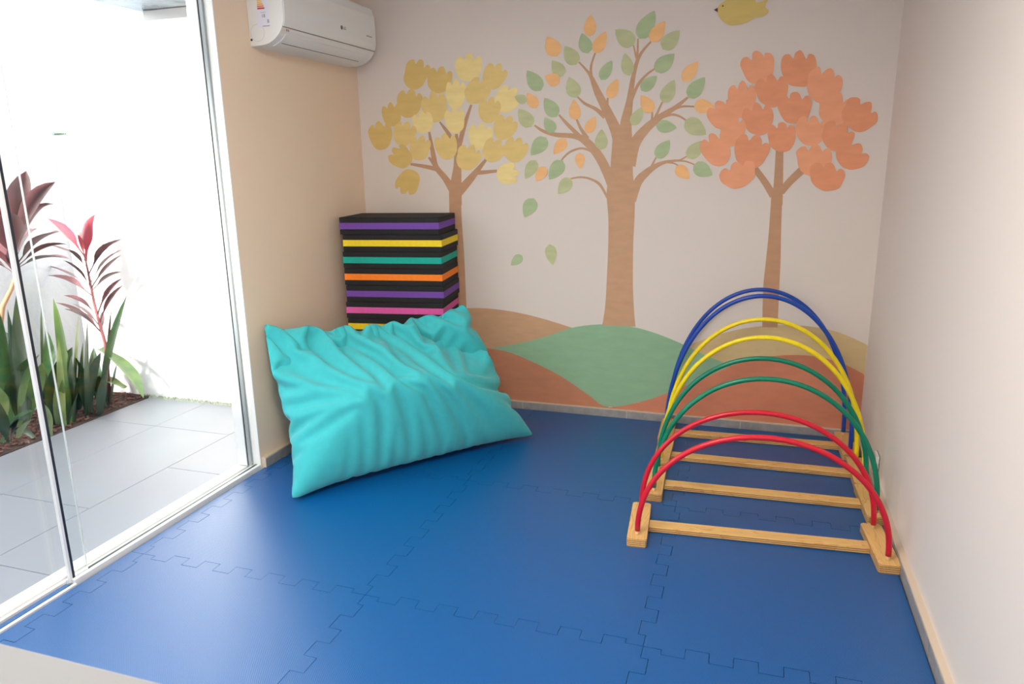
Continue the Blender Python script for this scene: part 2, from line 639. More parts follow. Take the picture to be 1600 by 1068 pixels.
def leaf_outline(cr, bx, by, tx, ty, w):
    n = 9
    dx, dy = tx - bx, ty - by
    l = math.hypot(dx, dy)
    ux, uy = dx / l, dy / l
    nx, ny = -uy, ux
    side = []
    for i in range(n + 1):
        t = i / n
        a = t ** 0.9
        wd = 0.5 * w * (math.sin(math.pi * min(1, a) ** 0.82) ** 0.72) if 0 < t < 1 else 0
        wd *= 1.0 if t < 0.5 else (1 - 0.12 * (t - 0.5) * 2)
        side.append((t * l, wd))
    pts = [(bx + ux * s + nx * h, by + uy * s + ny * h) for s, h in side]
    pts += [(bx + ux * s - nx * h, by + uy * s - ny * h) for s, h in side[-2:0:-1]]
    return [cr(*p) for p in pts]


def blossom_outline(cr, cx, cy, w, h, rot, k):
    """tulip shaped blossom: round foot, three or four lobes on top"""
    rnd = random.Random(k * 13 + 5)
    base = [(0, 0.5), (0.25, 0.44), (0.42, 0.26), (0.5, 0.02), (0.52, -0.2), (0.44, -0.38), (0.31, -0.41), (0.23, -0.30),
            (0.15, -0.45), (0.03, -0.54), (-0.10, -0.46), (-0.17, -0.30), (-0.28, -0.42), (-0.42, -0.38), (-0.52, -0.2), (-0.5, 0.02), (-0.42, 0.26), (-0.25, 0.44)]
    base = [(x + rnd.uniform(-.02, .02), y + rnd.uniform(-.02, .02)) for x, y in base]
    a = math.radians(rot)
    pts = []
    for x, y in smooth_poly(base, 4):
        x, y = x * w, y * h
        pts.append(cr(cx + x * math.cos(a) - y * math.sin(a), cy + x * math.sin(a) + y * math.cos(a)))
    return pts


def pmat(name, rgb, var=0.05):
    return mat(name, rgb, rough=0.8, var=var, vscale=9, spec=0.2, stretch=(1, 1, 3))


P_TRUNK = pmat('paint_trunk', (206, 164, 130))
P_TRUNK2 = pmat('paint_trunk_dark', (198, 154, 120))
P_GREEN = [pmat('paint_leaf_green', (198, 200, 154), 0.07), pmat('paint_leaf_green_deep', (180, 196, 152), 0.07)]
P_ORANGE = pmat('paint_leaf_orange', (250, 196, 136))
P_YEL = [pmat('paint_ochre', (226, 194, 121)), pmat('paint_pale_yellow', (245, 221, 153)), pmat('paint_yellow', (235, 205, 134))]
P_CORAL = [pmat('paint_coral', (245, 172, 132)), pmat('paint_coral_deep', (238, 162, 122))]
P_TAN = pmat('paint_tan', (206, 164, 128))
P_HGREEN = pmat('paint_hill_green', (150, 186, 150))
P_SAND = pmat('paint_sand', (214, 188, 140))
P_TERRA = pmat('paint_terracotta', (212, 136, 106))
P_TERRA2 = pmat('paint_brown', (198, 134, 102))
P_BIRD = pmat('paint_bird_yellow', (222, 196, 120))
P_BROWN = pmat('paint_brown_dark', (96, 64, 60))

Hc = Crop(700, 440, 2.2857)
Yc = Crop(560, 60, 4.107)
Ma = Crop(790, 0, 4.109)
Mb = Crop(790, 200, 4.109)
Cc = Crop(1080, 0, 3.3375)
Px = Crop(0, 0, 1.0)
ZB = 0.046                                   # painted area ends above the skirting


def wall_part(name, label):
    o = bpy.data.objects.new(name, None)
    C.objects.link(o)
    o.parent = wall_back
    o['label'] = label
    return o


def hill(name, top, bottom, m, label, off):
    """painted hill between two contour lines (crop pixels); bottom None = down to the skirting"""
    t = [Hc(*p) for p in smooth_poly(top, 5, False)]
    if bottom is None:
        b = [(t[-1][0], ZB), (t[0][0], ZB)]
    else:
        b = [Hc(*p) for p in smooth_poly(bottom, 5, False)][::-1]
    t = [(min(max(x, XL + 0.001), XR - 0.001), max(z, ZB)) for x, z in t]
    b = [(min(max(x, XL + 0.001), XR - 0.001), max(z, ZB)) for x, z in b]
    o = paint(name, [t + b], m, wall_back, off)
    o['label'] = label
    return o


hill('painted_hill', [(-330, 190), (-200, 140), (-60, 108), (60, 95), (140, 95), (240, 108), (340, 132), (440, 163), (520, 190)], None, P_TAN,
     'painted tan hill on the wall behind the cushion', 0.0005)
hill('painted_hill', [(860, 226), (960, 190), (1060, 166), (1180, 155), (1300, 160), (1400, 182), (1504, 228)], None, P_SAND,
     'painted sand-yellow hill behind the hoops', 0.0006)
hill('painted_hill', [(-330, 250), (-100, 235), (60, 232), (150, 238), (220, 252), (300, 285), (400, 335), (500, 400), (570, 445), (640, 500)], None, P_TERRA2,
     'painted brown slope low on the wall right of the cushion', 0.0007)
hill('painted_hill', [(540, 452), (620, 442), (700, 425), (800, 390), (900, 350), (1010, 300), (1100, 275), (1200, 262), (1300, 265), (1400, 288), (1497, 336)], None, P_TERRA,
     'painted terracotta hill low on the wall behind the hoops', 0.0008)
hill('painted_hill', [(150, 238), (250, 220), (340, 198), (440, 165), (510, 154), (580, 152), (670, 163), (760, 190), (850, 228), (920, 262), (1012, 299)],
     [(150, 238), (220, 252), (300, 285), (400, 335), (500, 402), (570, 446), (700, 425), (800, 390), (900, 350), (1012, 299)], P_HGREEN,
     'painted green leaf-shaped hill below the middle tree', 0.0010)

# ---- yellow tree
ty = wall_part('painted_tree', 'painted tree with yellow tulip-shaped blossoms')
pol = []
for s in ([(711, 290, 19), (712, 340, 19), (715, 400, 21), (717, 482, 24)],):
    pol += stroke(Px, s)
for s in ([(625, 1068, 78), (624, 960, 76), (636, 820, 50), (632, 700, 35), (630, 612, 18)],
          [(640, 720, 30), (680, 560, 28), (725, 425, 14)],
          [(618, 670, 18), (575, 605, 24), (522, 535, 10)],
          [(625, 1000, 60), (560, 900, 40), (500, 825, 34), (480, 740, 30), (455, 600, 14)],
          [(505, 845, 26), (480, 800, 20), (452, 762, 14)],
          [(505, 838, 30), (420, 820, 24), (335, 806, 16)],
          [(640, 990, 60), (720, 900, 46), (818, 778, 18)],
          [(745, 862, 30), (820, 857, 24), (890, 850, 18)]):
    pol += stroke(Yc, s)
paint('trunk', pol, P_TRUNK2, ty, 0.0013)
YB_L = [(370, 230, 150, 195, 20), (520, 268, 155, 170, 10), (707, 188, 170, 175, 0), (872, 245, 145, 170, 25), (325, 418, 155, 185, 10),
        (490, 442, 155, 195, -10), (625, 358, 125, 190, 0), (760, 340, 145, 175, 40), (955, 392, 150, 180, 35), (215, 490, 120, 150, -10),
        (415, 537, 130, 140, -15), (620, 525, 125, 170, -5), (840, 460, 135, 168, 10), (145, 625, 142, 180, -10), (295, 612, 140, 160, 15),
        (395, 705, 130, 160, 10), (565, 697, 140, 168, -10), (780, 628, 145, 165, 10), (940, 572, 145, 165, 25), (275, 762, 135, 152, -45),
        (705, 765, 150, 165, 20), (868, 718, 138, 158, 30), (1010, 712, 148, 158, 20), (320, 920, 145, 165, -155), (957, 868, 135, 138, 80)]
TONE = [0, 0, 1, 2, 0, 2, 1, 2, 1, 0, 1, 1, 2, 0, 2, 2, 2, 1, 2, 0, 2, 2, 2, 0, 1]
for k, (b, t) in enumerate(zip(YB_L, TONE)):
    paint('blossom', [blossom_outline(Yc, *b, k)], P_YEL[t], ty)

# ---- middle tree
tm = wall_part('painted_tree', 'painted tall tree with green and orange leaves in the middle')
pol = stroke(Px, [(967, 509, 52), (968, 480, 45), (968.5, 440, 41), (970, 380, 39), (971, 340, 41), (970, 300, 44), (971, 270, 36), (972, 240, 33), (971, 205, 26)])
for s in ([(750, 960, 120), (715, 850, 78), (645, 700, 58), (590, 590, 46), (548, 490, 24), (510, 440, 14), (470, 398, 10)],
          [(549, 490, 20), (550, 420, 14), (576, 338, 11)],
          [(640, 750, 36), (580, 700, 24), (510, 665, 18), (462, 622, 11)],
          [(652, 700, 18), (656, 628, 13)],
          [(768, 960, 100), (772, 800, 74), (796, 650, 44), (815, 520, 30), (840, 410, 24), (875, 335, 18), (942, 258, 11)],
          [(842, 410, 18), (848, 320, 13), (850, 248, 10)], [(840, 372, 14), (822, 292, 9)],
          [(806, 645, 22), (850, 545, 19), (905, 480, 15), (960, 440, 11)],
          [(790, 1060, 90), (828, 925, 72), (900, 828, 56), (1000, 745, 38), (1090, 690, 28), (1170, 625, 14)],
          [(1060, 712, 18), (1130, 684, 14), (1215, 684, 10)],
          [(985, 762, 18), (1060, 736, 16), (1115, 746, 14), (1168, 778, 10)],
          [(940, 790, 18), (942, 716, 10)], [(960, 756, 18), (1006, 655, 10)],
          [(480, 880, 28), (400, 800, 22), (342, 736, 11)], [(525, 890, 30), (480, 820, 18), (455, 762, 12)]):
    pol += stroke(Ma, s)
for s in ([(700, 430, 50), (655, 290, 62), (592, 170, 58), (510, 80, 50), (440, 52, 34), (320, 42, 28), (240, 18, 20), (186, -18, 11)],
          [(560, 150, 18), (490, 130, 14), (420, 150, 14), (372, 190, 12), (358, 214, 10)],
          [(655, 450, 14), (605, 362, 18), (540, 325, 14), (480, 315, 12), (420, 324, 10)],
          [(815, 470, 44), (848, 350, 55), (900, 290, 46), (960, 245, 32), (1020, 220, 22), (1080, 210, 16), (1120, 205, 12), (1165, 180, 8)],
          [(1080, 211, 11), (1150, 212, 10), (1212, 234, 8)], [(1040, 220, 12), (1080, 226, 10), (1112, 242, 8)], [(930, 258, 16), (968, 186, 9)]):
    pol += stroke(Mb, s)
paint('trunk', pol, P_TRUNK, tm, 0.0013)
GA = [(455, 415, 382, 296, 97), (530, 343, 490, 213, 88), (368, 488, 300, 388, 84), (228, 582, 138, 452, 98), (137, 650, 58, 618, 62), (328, 750, 250, 628, 92),
      (168, 814, 84, 698, 95), (312, 850, 252, 754, 76), (455, 628, 408, 495, 94), (262, 882, 163, 996, 95), (613, 963, 618, 828, 82), (613, 514, 680, 388, 72),
      (825, 290, 704, 190, 112), (858, 250, 957, 70, 108), (1008, 318, 1117, 195, 98), (962, 460, 1084, 345, 98), (795, 486, 766, 340, 80), (870, 580, 974, 488, 80),
      (1010, 660, 1084, 512, 88), (1173, 628, 1280, 496, 95), (812, 805, 880, 686, 72), (966, 805, 1100, 820, 82), (1152, 772, 1288, 864, 112),
      (968, 1014, 1054, 898, 84), (1166, 1014, 1276, 903, 88)]
GB = [(1206, 238, 1330, 302, 98), (195, 206, 128, 326, 78), (368, 208, 280, 330, 92), (420, 322, 338, 422, 82), (182, 450, 122, 573, 90), (283, 745, 305, 879, 75), (107, 816, 36, 880, 62)]
OA = [(540, 234, 547, 95, 80), (572, 342, 646, 202, 80), (332, 362, 270, 233, 102), (348, 530, 252, 488, 84), (202, 692, 139, 595, 72), (450, 772, 440, 638, 77),
      (522, 854, 578, 748, 68), (664, 632, 720, 506, 74), (934, 270, 1024, 136, 86), (1138, 522, 1236, 393, 82), (942, 722, 870, 611, 86), (1210, 682, 1342, 683, 92), (388, 892, 310, 990, 74)]
OB = [(475, 158, 482, 263, 63), (257, 248, 198, 342, 70), (1096, 243, 1180, 327, 82)]
k = 0
for cr, L, ms in ((Ma, GA, P_GREEN), (Mb, GB, P_GREEN), (Ma, OA, [P_ORANGE]), (Mb, OB, [P_ORANGE])):
    for q in L:
        paint('leaf', [leaf_outline(cr, *q)], ms[k % len(ms)], tm)
        k += 1

# ---- coral tree
tr = wall_part('painted_tree', 'painted tree with coral pink blossoms near the right wall')
pol = stroke(Px, [(1214, 300, 17), (1211, 360, 19), (1208, 410, 23), (1205, 450, 25), (1203, 511, 24)])
for s in ([(447, 1068, 58), (455, 950, 48), (461, 780, 40)], [(428, 1020, 40), (385, 950, 36), (325, 868, 32)], [(468, 1000, 38), (520, 940, 38), (598, 868, 42)]):
    pol += stroke(Cc, s)
paint('trunk', pol, P_TRUNK2, tr, 0.0013)
CB = [(352, 355, 168, 170, -12), (560, 362, 178, 188, 0), (690, 447, 175, 188, 20), (420, 475, 162, 168, -5), (264, 522, 140, 185, 0), (540, 565, 172, 164, 0),
      (745, 570, 162, 170, 15), (872, 600, 178, 168, 40), (170, 600, 155, 155, -25), (350, 622, 152, 164, -10), (215, 682, 125, 155, 10), (472, 716, 142, 154, 0),
      (622, 682, 154, 150, 15), (760, 712, 162, 152, 30), (132, 782, 145, 175, -20), (312, 792, 174, 175, 20), (640, 836, 180, 165, 5), (832, 810, 168, 145, 40),
      (245, 912, 188, 132, -20), (705, 922, 178, 145, 15)]
for k, b in enumerate(CB):
    paint('blossom', [blossom_outline(Cc, *b, k + 50)], P_CORAL[k % 2], tr)

# ---- bird
bd = wall_part('painted_bird', 'painted small yellow bird flying above the coral tree')
paint('body', [[Cc(*p) for p in smooth_poly([(136, 55), (148, 25), (180, 2), (215, -20), (262, -40), (318, -36), (334, -2), (342, 14), (368, 8), (402, -4), (385, 34),
                                             (405, 58), (378, 84), (335, 92), (290, 117), (220, 133), (178, 122), (148, 92)], 4)]], P_BIRD, bd)
paint('beak', [[Cc(118, 52), Cc(139, 41), Cc(139, 65)]], P_BROWN, bd)
paint('eye', [[Cc(165 + 4 * math.cos(a), 32 + 5 * math.sin(a)) for a in np.linspace(0, 6.0, 8)]], P_BROWN, bd)

# ================================================================== AIR CONDITIONER
AY0, AY1, AZ, AD, AH = 3.285, 4.215, 2.137, 0.205, 0.32
ac = tag(empty('air_conditioner', (XL, AY0, AZ)), 'white split air conditioner high on the left wall', 'air conditioner')


def ac_prof(off=0.0):
    """side outline (depth from wall, height), from the foot at the wall round the front to the top"""
    pts = [(0.0, 0.0), (0.03, 0.0), (0.06, 0.002)]
    for k in range(1, 13):
        a = -math.pi / 2 + (math.pi / 2) * k / 12
        pts.append((0.06 + (AD - 0.06 + off) * math.cos(a), 0.135 + (0.133 + off) * math.sin(a)))
    pts += [(AD + off, 0.2), (AD - 0.004 + off, 0.27), (AD - 0.016 + off, AH - 0.012 + off), (AD - 0.03, AH + off)]
    return pts


def extrude_y(name, pts, y0, y1, m, parent, bevel=0.0):
    bm = bmesh.new()
    a = [bm.verts.new((x, y0, z)) for x, z in pts]
    b = [bm.verts.new((x, y1, z)) for x, z in pts]
    n = len(pts)
    f0 = bm.faces.new(a)
    f1 = bm.faces.new(b[::-1])
    for i in range(n):
        bm.faces.new((a[i], b[i], b[(i + 1) % n], a[(i + 1) % n]))
    if bevel:
        bmesh.ops.bevel(bm, geom=list(f0.edges) + list(f1.edges), offset=bevel, segments=2, affect='EDGES')
    o = from_bm(name, bm, m, parent)
    return o


LEN = AY1 - AY0
extrude_y('body', ac_prof() + [(0.0, AH)], 0, LEN, PLASTIC, ac, 0.004)
pr = ac_prof(0.004)
inn = ac_prof(-0.002)
cut = [i for i, p in enumerate(pr) if p[1] > 0.082]
extrude_y('front_panel', [pr[i] for i in cut] + [inn[i] for i in cut[::-1]], 0.006, LEN - 0.006, PLASTIC, ac)
cut = [i for i, p in enumerate(pr) if 0.0 <= p[1] < 0.082 and i > 3]
extrude_y('louver', [pr[i] for i in cut[:-1]] + [inn[i] for i in cut[-2::-1]], 0.05, LEN - 0.05, PLASTIC, ac)
i0 = cut[2]
tube('louver_gap', [(pr[i0][0], 0.07, pr[i0][1]), (pr[i0][0], LEN - 0.1, pr[i0][1])], 0.0015, DARK, ac, 6)
ia = [i for i, p in enumerate(pr) if p[1] > 0.082][0]
tube('panel_gap', [(inn[ia][0] + 0.001, 0.004, inn[ia][1] - 0.004), (inn[ia][0] + 0.001, LEN - 0.004, inn[ia][1] - 0.004)], 0.0024, mat('seam_grey', (150, 140, 132)), ac, 6)
LG = mat('logo_grey', (110, 96, 92), rough=0.5)
# round emblem and letters on the front, facing +x
MX = Matrix(((0, 0, 1, 0), (1, 0, 0, 0), (0, 1, 0, 0), (0, 0, 0, 1)))
bm = bmesh.new()
bmesh.ops.create_cone(bm, segments=20, radius1=0.011, radius2=0.011, depth=0.0008, cap_ends=True,
                      matrix=Matrix.Translation((AD + 0.0045, 0.535, 0.155)) @ Matrix.Rotation(math.pi / 2, 4, 'Y'))
from_bm('emblem', bm, LG, ac)
text_mesh('lettering', 'LG', 0.022, LG, ac, Matrix.Translation((AD + 0.0046, 0.567, 0.155)) @ MX)
text_mesh('lettering', 'DUAL Inverter', 0.011, LG, ac, Matrix.Translation((AD + 0.0046, 0.845, 0.152)) @ MX)
for _y in (0.036, 0.050):
    from_bm('display_mark', bm_box(pr[cut[-1]][0] + 0.0005, pr[cut[-1]][0] + 0.003, _y, _y + 0.008, 0.064, 0.074), mat('pale_red_print', (196, 150, 142)), ac)
# energy sticker on the side facing the room: x = depth from wall, z = height
SX, SZ = 0.026, -0.036
st = from_bm('energy_label', bm_box(0.028 + SX, 0.100 + SX, -0.0008, 0.0002, 0.118 + SZ, 0.31 + SZ), mat('label_paper', (228, 229, 240), rough=0.6), ac)


def sbox(name, x0, x1, z0, z1, rgb):
    return from_bm(name, bm_box(x0 + SX, x1 + SX, -0.0013, -0.0009, z0 + SZ, z1 + SZ), mat('print_' + name, rgb, rough=0.6), st)


zz = 0.256
for k, (rgb, w) in enumerate([((70, 90, 60), .018), ((228, 196, 90), .024), ((236, 190, 90), .028), ((238, 170, 80), .033), ((232, 130, 80), .037), ((190, 60, 70), .041)]):
    sbox('energy_bar', 0.036, 0.036 + w, zz - 0.0095 * k - 0.007, zz - 0.0095 * k, rgb)
sbox('class_arrow', 0.080, 0.094, 0.245, 0.257, (60, 60, 66))
sbox('header_band', 0.030, 0.037, 0.265, 0.308, (60, 140, 190))
sbox('print_line', 0.052, 0.084, 0.1855, 0.187, (150, 150, 170))
sbox('print_line', 0.058, 0.099, 0.122, 0.1255, (140, 140, 150))
sbox('print_block', 0.086, 0.097, 0.137, 0.153, (170, 172, 182))
MS = Matrix(((1, 0, 0, 0), (0, 0, -1, 0), (0, 1, 0, 0), (0, 0, 0, 1)))
text_mesh('lettering', '18', 0.022, mat('print_ink', (110, 112, 128)), st, Matrix.Translation((0.066 + SX, -0.001, 0.170 + SZ)) @ MS)
bm = bmesh.new()
for k in range(24):
    a0, a1 = math.pi * 2 * k / 24, math.pi * 2 * (k + 1) / 24
    q = [bm.verts.new((0.05 + r * math.cos(a), -0.0006, 0.06 + r * math.sin(a))) for r, a in ((0.040, a0), (0.040, a1), (0.0385, a1), (0.0385, a0))]
    bm.faces.new(q)
from_bm('pipe_knockout', bm, mat('moulded_line', (190, 188, 184)), ac)
bm = bmesh.new()
bmesh.ops.create_cone(bm, segments=12, radius1=0.006, radius2=0.006, depth=0.001, cap_ends=True, matrix=Matrix.Translation((0.012, -0.0006, 0.03)) @ Matrix.Rotation(math.pi / 2, 4, 'X'))
from_bm('screw_hole', bm, DARK, ac)

# ================================================================== BLUE JIGSAW FLOOR MATS
TD = 0.025


def edge_pts(a, b, fixed, axis, phase, flat, n=6):
    """jigsaw edge along a straight line from a to b (teeth swing to both sides); returned as xy points"""
    if flat:
        return [(a, fixed), (b, fixed)] if axis == 'x' else [(fixed, a), (fixed, b)]
    m = 0.060                                  # straight bit at either corner
    pitch = (b - a - 2 * m) / n
    f = 0.0                                    # straight tooth flanks
    out = [(a, 0.0)]
    for k in range(n):
        s0 = a + m + pitch * k
        s1 = s0 + pitch * 0.5
        s2 = s0 + pitch
        e0, e2 = (0 if k == 0 else f), (0 if k == n - 1 else f)
        out += [(s0 - e0, -TD * phase), (s1 + f, -TD * phase), (s1 - f, TD * phase), (s2 + e2, TD * phase)]
    out[1] = (a + m, -TD * phase)
    out[-1] = (b - m, TD * phase)
    out = [out[0], (a + m, 0.0)] + out[1:] + [(b - m, 0.0), (b, 0.0)]
    return [(s, fixed + d) if axis == 'x' else (fixed + d, s) for s, d in out]


def mat_tile(x0, x1, y0, y1, flats, label, dz=0.0, n=(7, 7), dx=0.0, dy=0.0):
    """flats: set of edges (l r f b) that are cut straight"""
    cx, cy = (x0 + x1) / 2, (y0 + y1) / 2
    d = min(0.055, (x1 - x0) * 0.46)
    g = 0.0010                                  # half a joint
    bm = bmesh.new()
    z0, z1 = -0.02, 0.0

    def V(x, y, z):
        return bm.verts.new((x - cx, y - cy, z))

    cl = lambda t, a, b: min(max(t, a), b)
    inner = {}

    def I(x, y):
        k = (round(x, 5), round(y, 5))
        if k not in inner:
            inner[k] = V(x, y, z1)
        return inner[k]

    edges = [edge_pts(x0, x1, y0, 'x', 1, 'f' in flats, n[0]), edge_pts(y0, y1, x1, 'y', 1, 'r' in flats, n[1]),
             edge_pts(x0, x1, y1, 'x', 1, 'b' in flats, n[0])[::-1], edge_pts(y0, y1, x0, 'y', 1, 'l' in flats, n[1])[::-1]]
    ring = []
    for side, e in enumerate(edges):
        for k, (px, py) in enumerate(e[:-1]):
            ring.append((px, py, side))
    N = len(ring)
    pos = []
    for i in range(N):
        p0, p1, p2 = (Vector(ring[(i + k) % N][:2]) for k in (-1, 0, 1))
        d1, d2 = (p1 - p0).normalized(), (p2 - p1).normalized()
        n1, n2 = Vector((-d1.y, d1.x)), Vector((-d2.y, d2.x))
        m = n1 + n2
        m = m / max(m.dot(n1), 0.35) if m.length > 1e-6 else n1
        pos.append((p1.x + m.x * g, p1.y + m.y * g))
    top = [V(x, y, z1) for x, y in pos]
    bot = [V(x, y, z0) for x, y in pos]
    cor = [(x0 + d, y0 + d), (x1 - d, y0 + d), (x1 - d, y1 - d), (x0 + d, y1 - d)]

    def proj(i, side):
        x, y = ring[i % N][:2]
        if side == 0:
            return (cl(x, x0 + d, x1 - d), y0 + d)
        if side == 1:
            return (x1 - d, cl(y, y0 + d, y1 - d))
        if side == 2:
            return (cl(x, x0 + d, x1 - d), y1 - d)
        return (x0 + d, cl(y, y0 + d, y1 - d))

    # both ends of a tooth flank share one inner point
    loops = [[], [], [], []]
    for i in range(N):
        side = ring[i][2]
        pa, pb = proj(i, side), proj(i + 1, side)
        j = (i + 1) % N
        A, B = pa, pb
        mono = {0: pb[0] - pa[0], 1: pb[1] - pa[1], 2: pa[0] - pb[0], 3: pa[1] - pb[1]}[side]
        ring[i] = ring[i] + (A,)
        loops[side].append((i, j, A, B, mono))
    for side in range(4):
        L = loops[side]
        par = []
        for i, j, A, B, mono in L:
            par.append(A)
        par.append(L[-1][3])
        k = 0 if side in (0, 2) else 1
        sg = 1 if side in (0, 1) else -1
        t = [p[k] * sg for p in par]
        for q in range(1, len(t)):                # dovetail flanks: force a monotone inner line
            if t[q] < t[q - 1] + 1e-6:
                mid = 0.5 * (t[q] + t[q - 1])
                t[q] = t[q - 1] = mid
        for q in range(1, len(t)):
            t[q] = max(t[q], t[q - 1])
        par = [((t[q] * sg, par[q][1]) if k == 0 else (par[q][0], t[q] * sg)) for q in range(len(t))]
        for (i, j, A, B, mono), pa, pb in zip(L, par[:-1], par[1:]):
            ia, ib = I(*pa), I(*pb)
            vs_ = [top[i], top[j]] + ([ib, ia] if ib is not ia else [ia])
            bm.faces.new(vs_)
        loops[side] = par
    seq = []
    for side in range(4):
        for p in loops[side]:
            v = I(*p)
            if not seq or seq[-1] is not v:
                seq.append(v)
    if seq[0] is seq[-1]:
        seq.pop()
    # centre: fan from the middle point
    c = V(cx, cy, z1)
    for i in range(len(seq)):
        bm.faces.new((c, seq[i], seq[(i + 1) % len(seq)]))
    for i in range(N):
        bm.faces.new((bot[i], bot[(i + 1) % N], top[(i + 1) % N], top[i]))
    me = bpy.data.meshes.new('foam_mat')
    for f_ in bm.faces:
        f_.normal_update()
        if f_.normal.z < -0.5:
            f_.normal_flip()
    bm.to_mesh(me)
    bm.free()
    o = link('foam_mat', me, BLUEFOAM)
    o.location = (cx + dx, cy + dy, dz)
    tag(o, label, 'foam mat', 'interlocking blue foam floor mats')
    return o


MX0, MX1, MX2, MX3, MX4 = -2.404, -2.337, -1.297, -0.262, XR - 0.03
MY = [0.06, 1.098, 2.138, 3.190, YB - 0.02]
rows = [('under the pale desk', 'in the near foreground'), ('bottom', ''), ('', ''), ('', '')]
LAB = {(0, 0): 'narrow blue foam edge strip beside the door track beside the pale desk',
       (1, 0): 'blue foam mat below the pale desk nearest the glass door',
       (2, 0): 'blue foam mat in front of the pale desk, middle of the nearest row',
       (3, 0): 'blue foam mat of the nearest row against the right wall',
       (0, 1): 'narrow toothed blue foam strip along the door track at the bottom left',
       (1, 1): 'pale-glaring blue foam mat at the bottom left beside the glass door',
       (2, 1): 'blue foam mat at the bottom centre of the floor',
       (3, 1): 'blue foam mat at the bottom right corner by the right wall',
       (0, 2): 'narrow toothed blue foam strip along the white door rail',
       (1, 2): 'blue foam mat under the near corner of the teal cushion',
       (2, 2): 'blue foam mat in the middle of the floor left of the red hoops',
       (3, 2): 'blue foam mat under the red hoop frame',
       (0, 3): 'narrow blue foam strip by the left wall behind the teal cushion',
       (1, 3): 'blue foam mat in the back corner under the block stack',
       (2, 3): 'blue foam mat by the back wall between cushion and hoops',
       (3, 3): 'blue foam mat under the blue and yellow hoop frames in the right corner'}
for j in range(4):
    y0, y1 = MY[j], MY[j + 1]
    for i, (x0, x1) in enumerate(((MX0, MX1), (MX1, MX2), (MX2, MX3), (MX3, MX4))):
        if i == 0 and j == 3:
            x0 = MX0 + 0.02
        fl = set()
        if i == 0:
            fl.add('l')
        if i == 3:
            fl.add('r')
        if j == 3:
            fl.add('b')
        if i == 0:
            if j > 0:
                fl.add('f')
            fl.add('b')
        yy0, yy1 = y0, y1
        mat_tile(x0, x1, yy0, yy1, fl, LAB[(i, j)], n=(5 if i == 3 else 6, 7 if j == 3 else 6))

# ================================================================== STACK OF FOAM BLOCKS
SW, SDp, STH = 0.612, 0.372, 0.138
COLS = {'purple': (112, 66, 158), 'yellow': (240, 208, 40), 'teal': (0, 166, 146), 'orange': (250, 130, 26), 'pink': (226, 92, 168), 'deep yellow': (240, 205, 0)}
FM = {k: mat(k.replace(' ', '_') + '_foam', v, rough=0.75, var=0.04, vscale=50) for k, v in COLS.items()}
order = ['purple', 'yellow', 'teal', 'orange', 'purple', 'pink', 'deep yellow', 'teal', 'orange', 'purple', 'pink', 'yellow']
blab = ['topmost foam block of the stack, black with a purple band', 'black foam block with a yellow band, second from the top of the stack',
        'black foam block with a teal green band in the stack', 'black foam block with an orange band in the stack',
        'black foam block with a purple band, between the orange and pink ones', 'black foam block with a pink band in the stack',
        'black foam block with a yellow band, half hidden by the teal cushion',
        'black foam block with teal band hidden behind the cushion', 'black foam block with orange band hidden behind the cushion',
        'black foam block with purple band hidden behind the cushion', 'black foam block with pink band hidden behind the cushion',
        'lowest black foam block with yellow band behind the cushion']
ztop = 1.258
rnd = random.Random(3)
for k, cn in enumerate(order):
    th_ = 0.1014 if k < 7 else (1.258 - 7 * 0.1014) / 5
    z0 = ztop - th_
    lean = (1.258 - ztop) * 0.0
    dx, dy = rnd.uniform(-0.006, 0.006), rnd.uniform(-0.004, 0.004)
    if k == 0:
        dx = -0.012
    e = empty('foam_block', (-1.719 + dx, 3.941 + dy, z0), STH + rnd.uniform(-.008, .008))
    h1 = th_ * 0.315
    from_bm('black_layer', bm_box(-SW, 0, 0, SDp, 0.0005, h1, 0.003, 1), BLACKFOAM, e)
    from_bm('colour_band', bm_box(-SW + 0.0006, -0.0006, 0.0006, SDp - 0.0006, h1, th_ - h1), FM[cn], e)
    from_bm('black_layer', bm_box(-SW, 0, 0, SDp, th_ - h1, th_ - 0.0005, 0.003, 1), BLACKFOAM, e)
    tag(e, blab[k], 'foam block', 'foam blocks stacked in the corner')
    ztop = z0

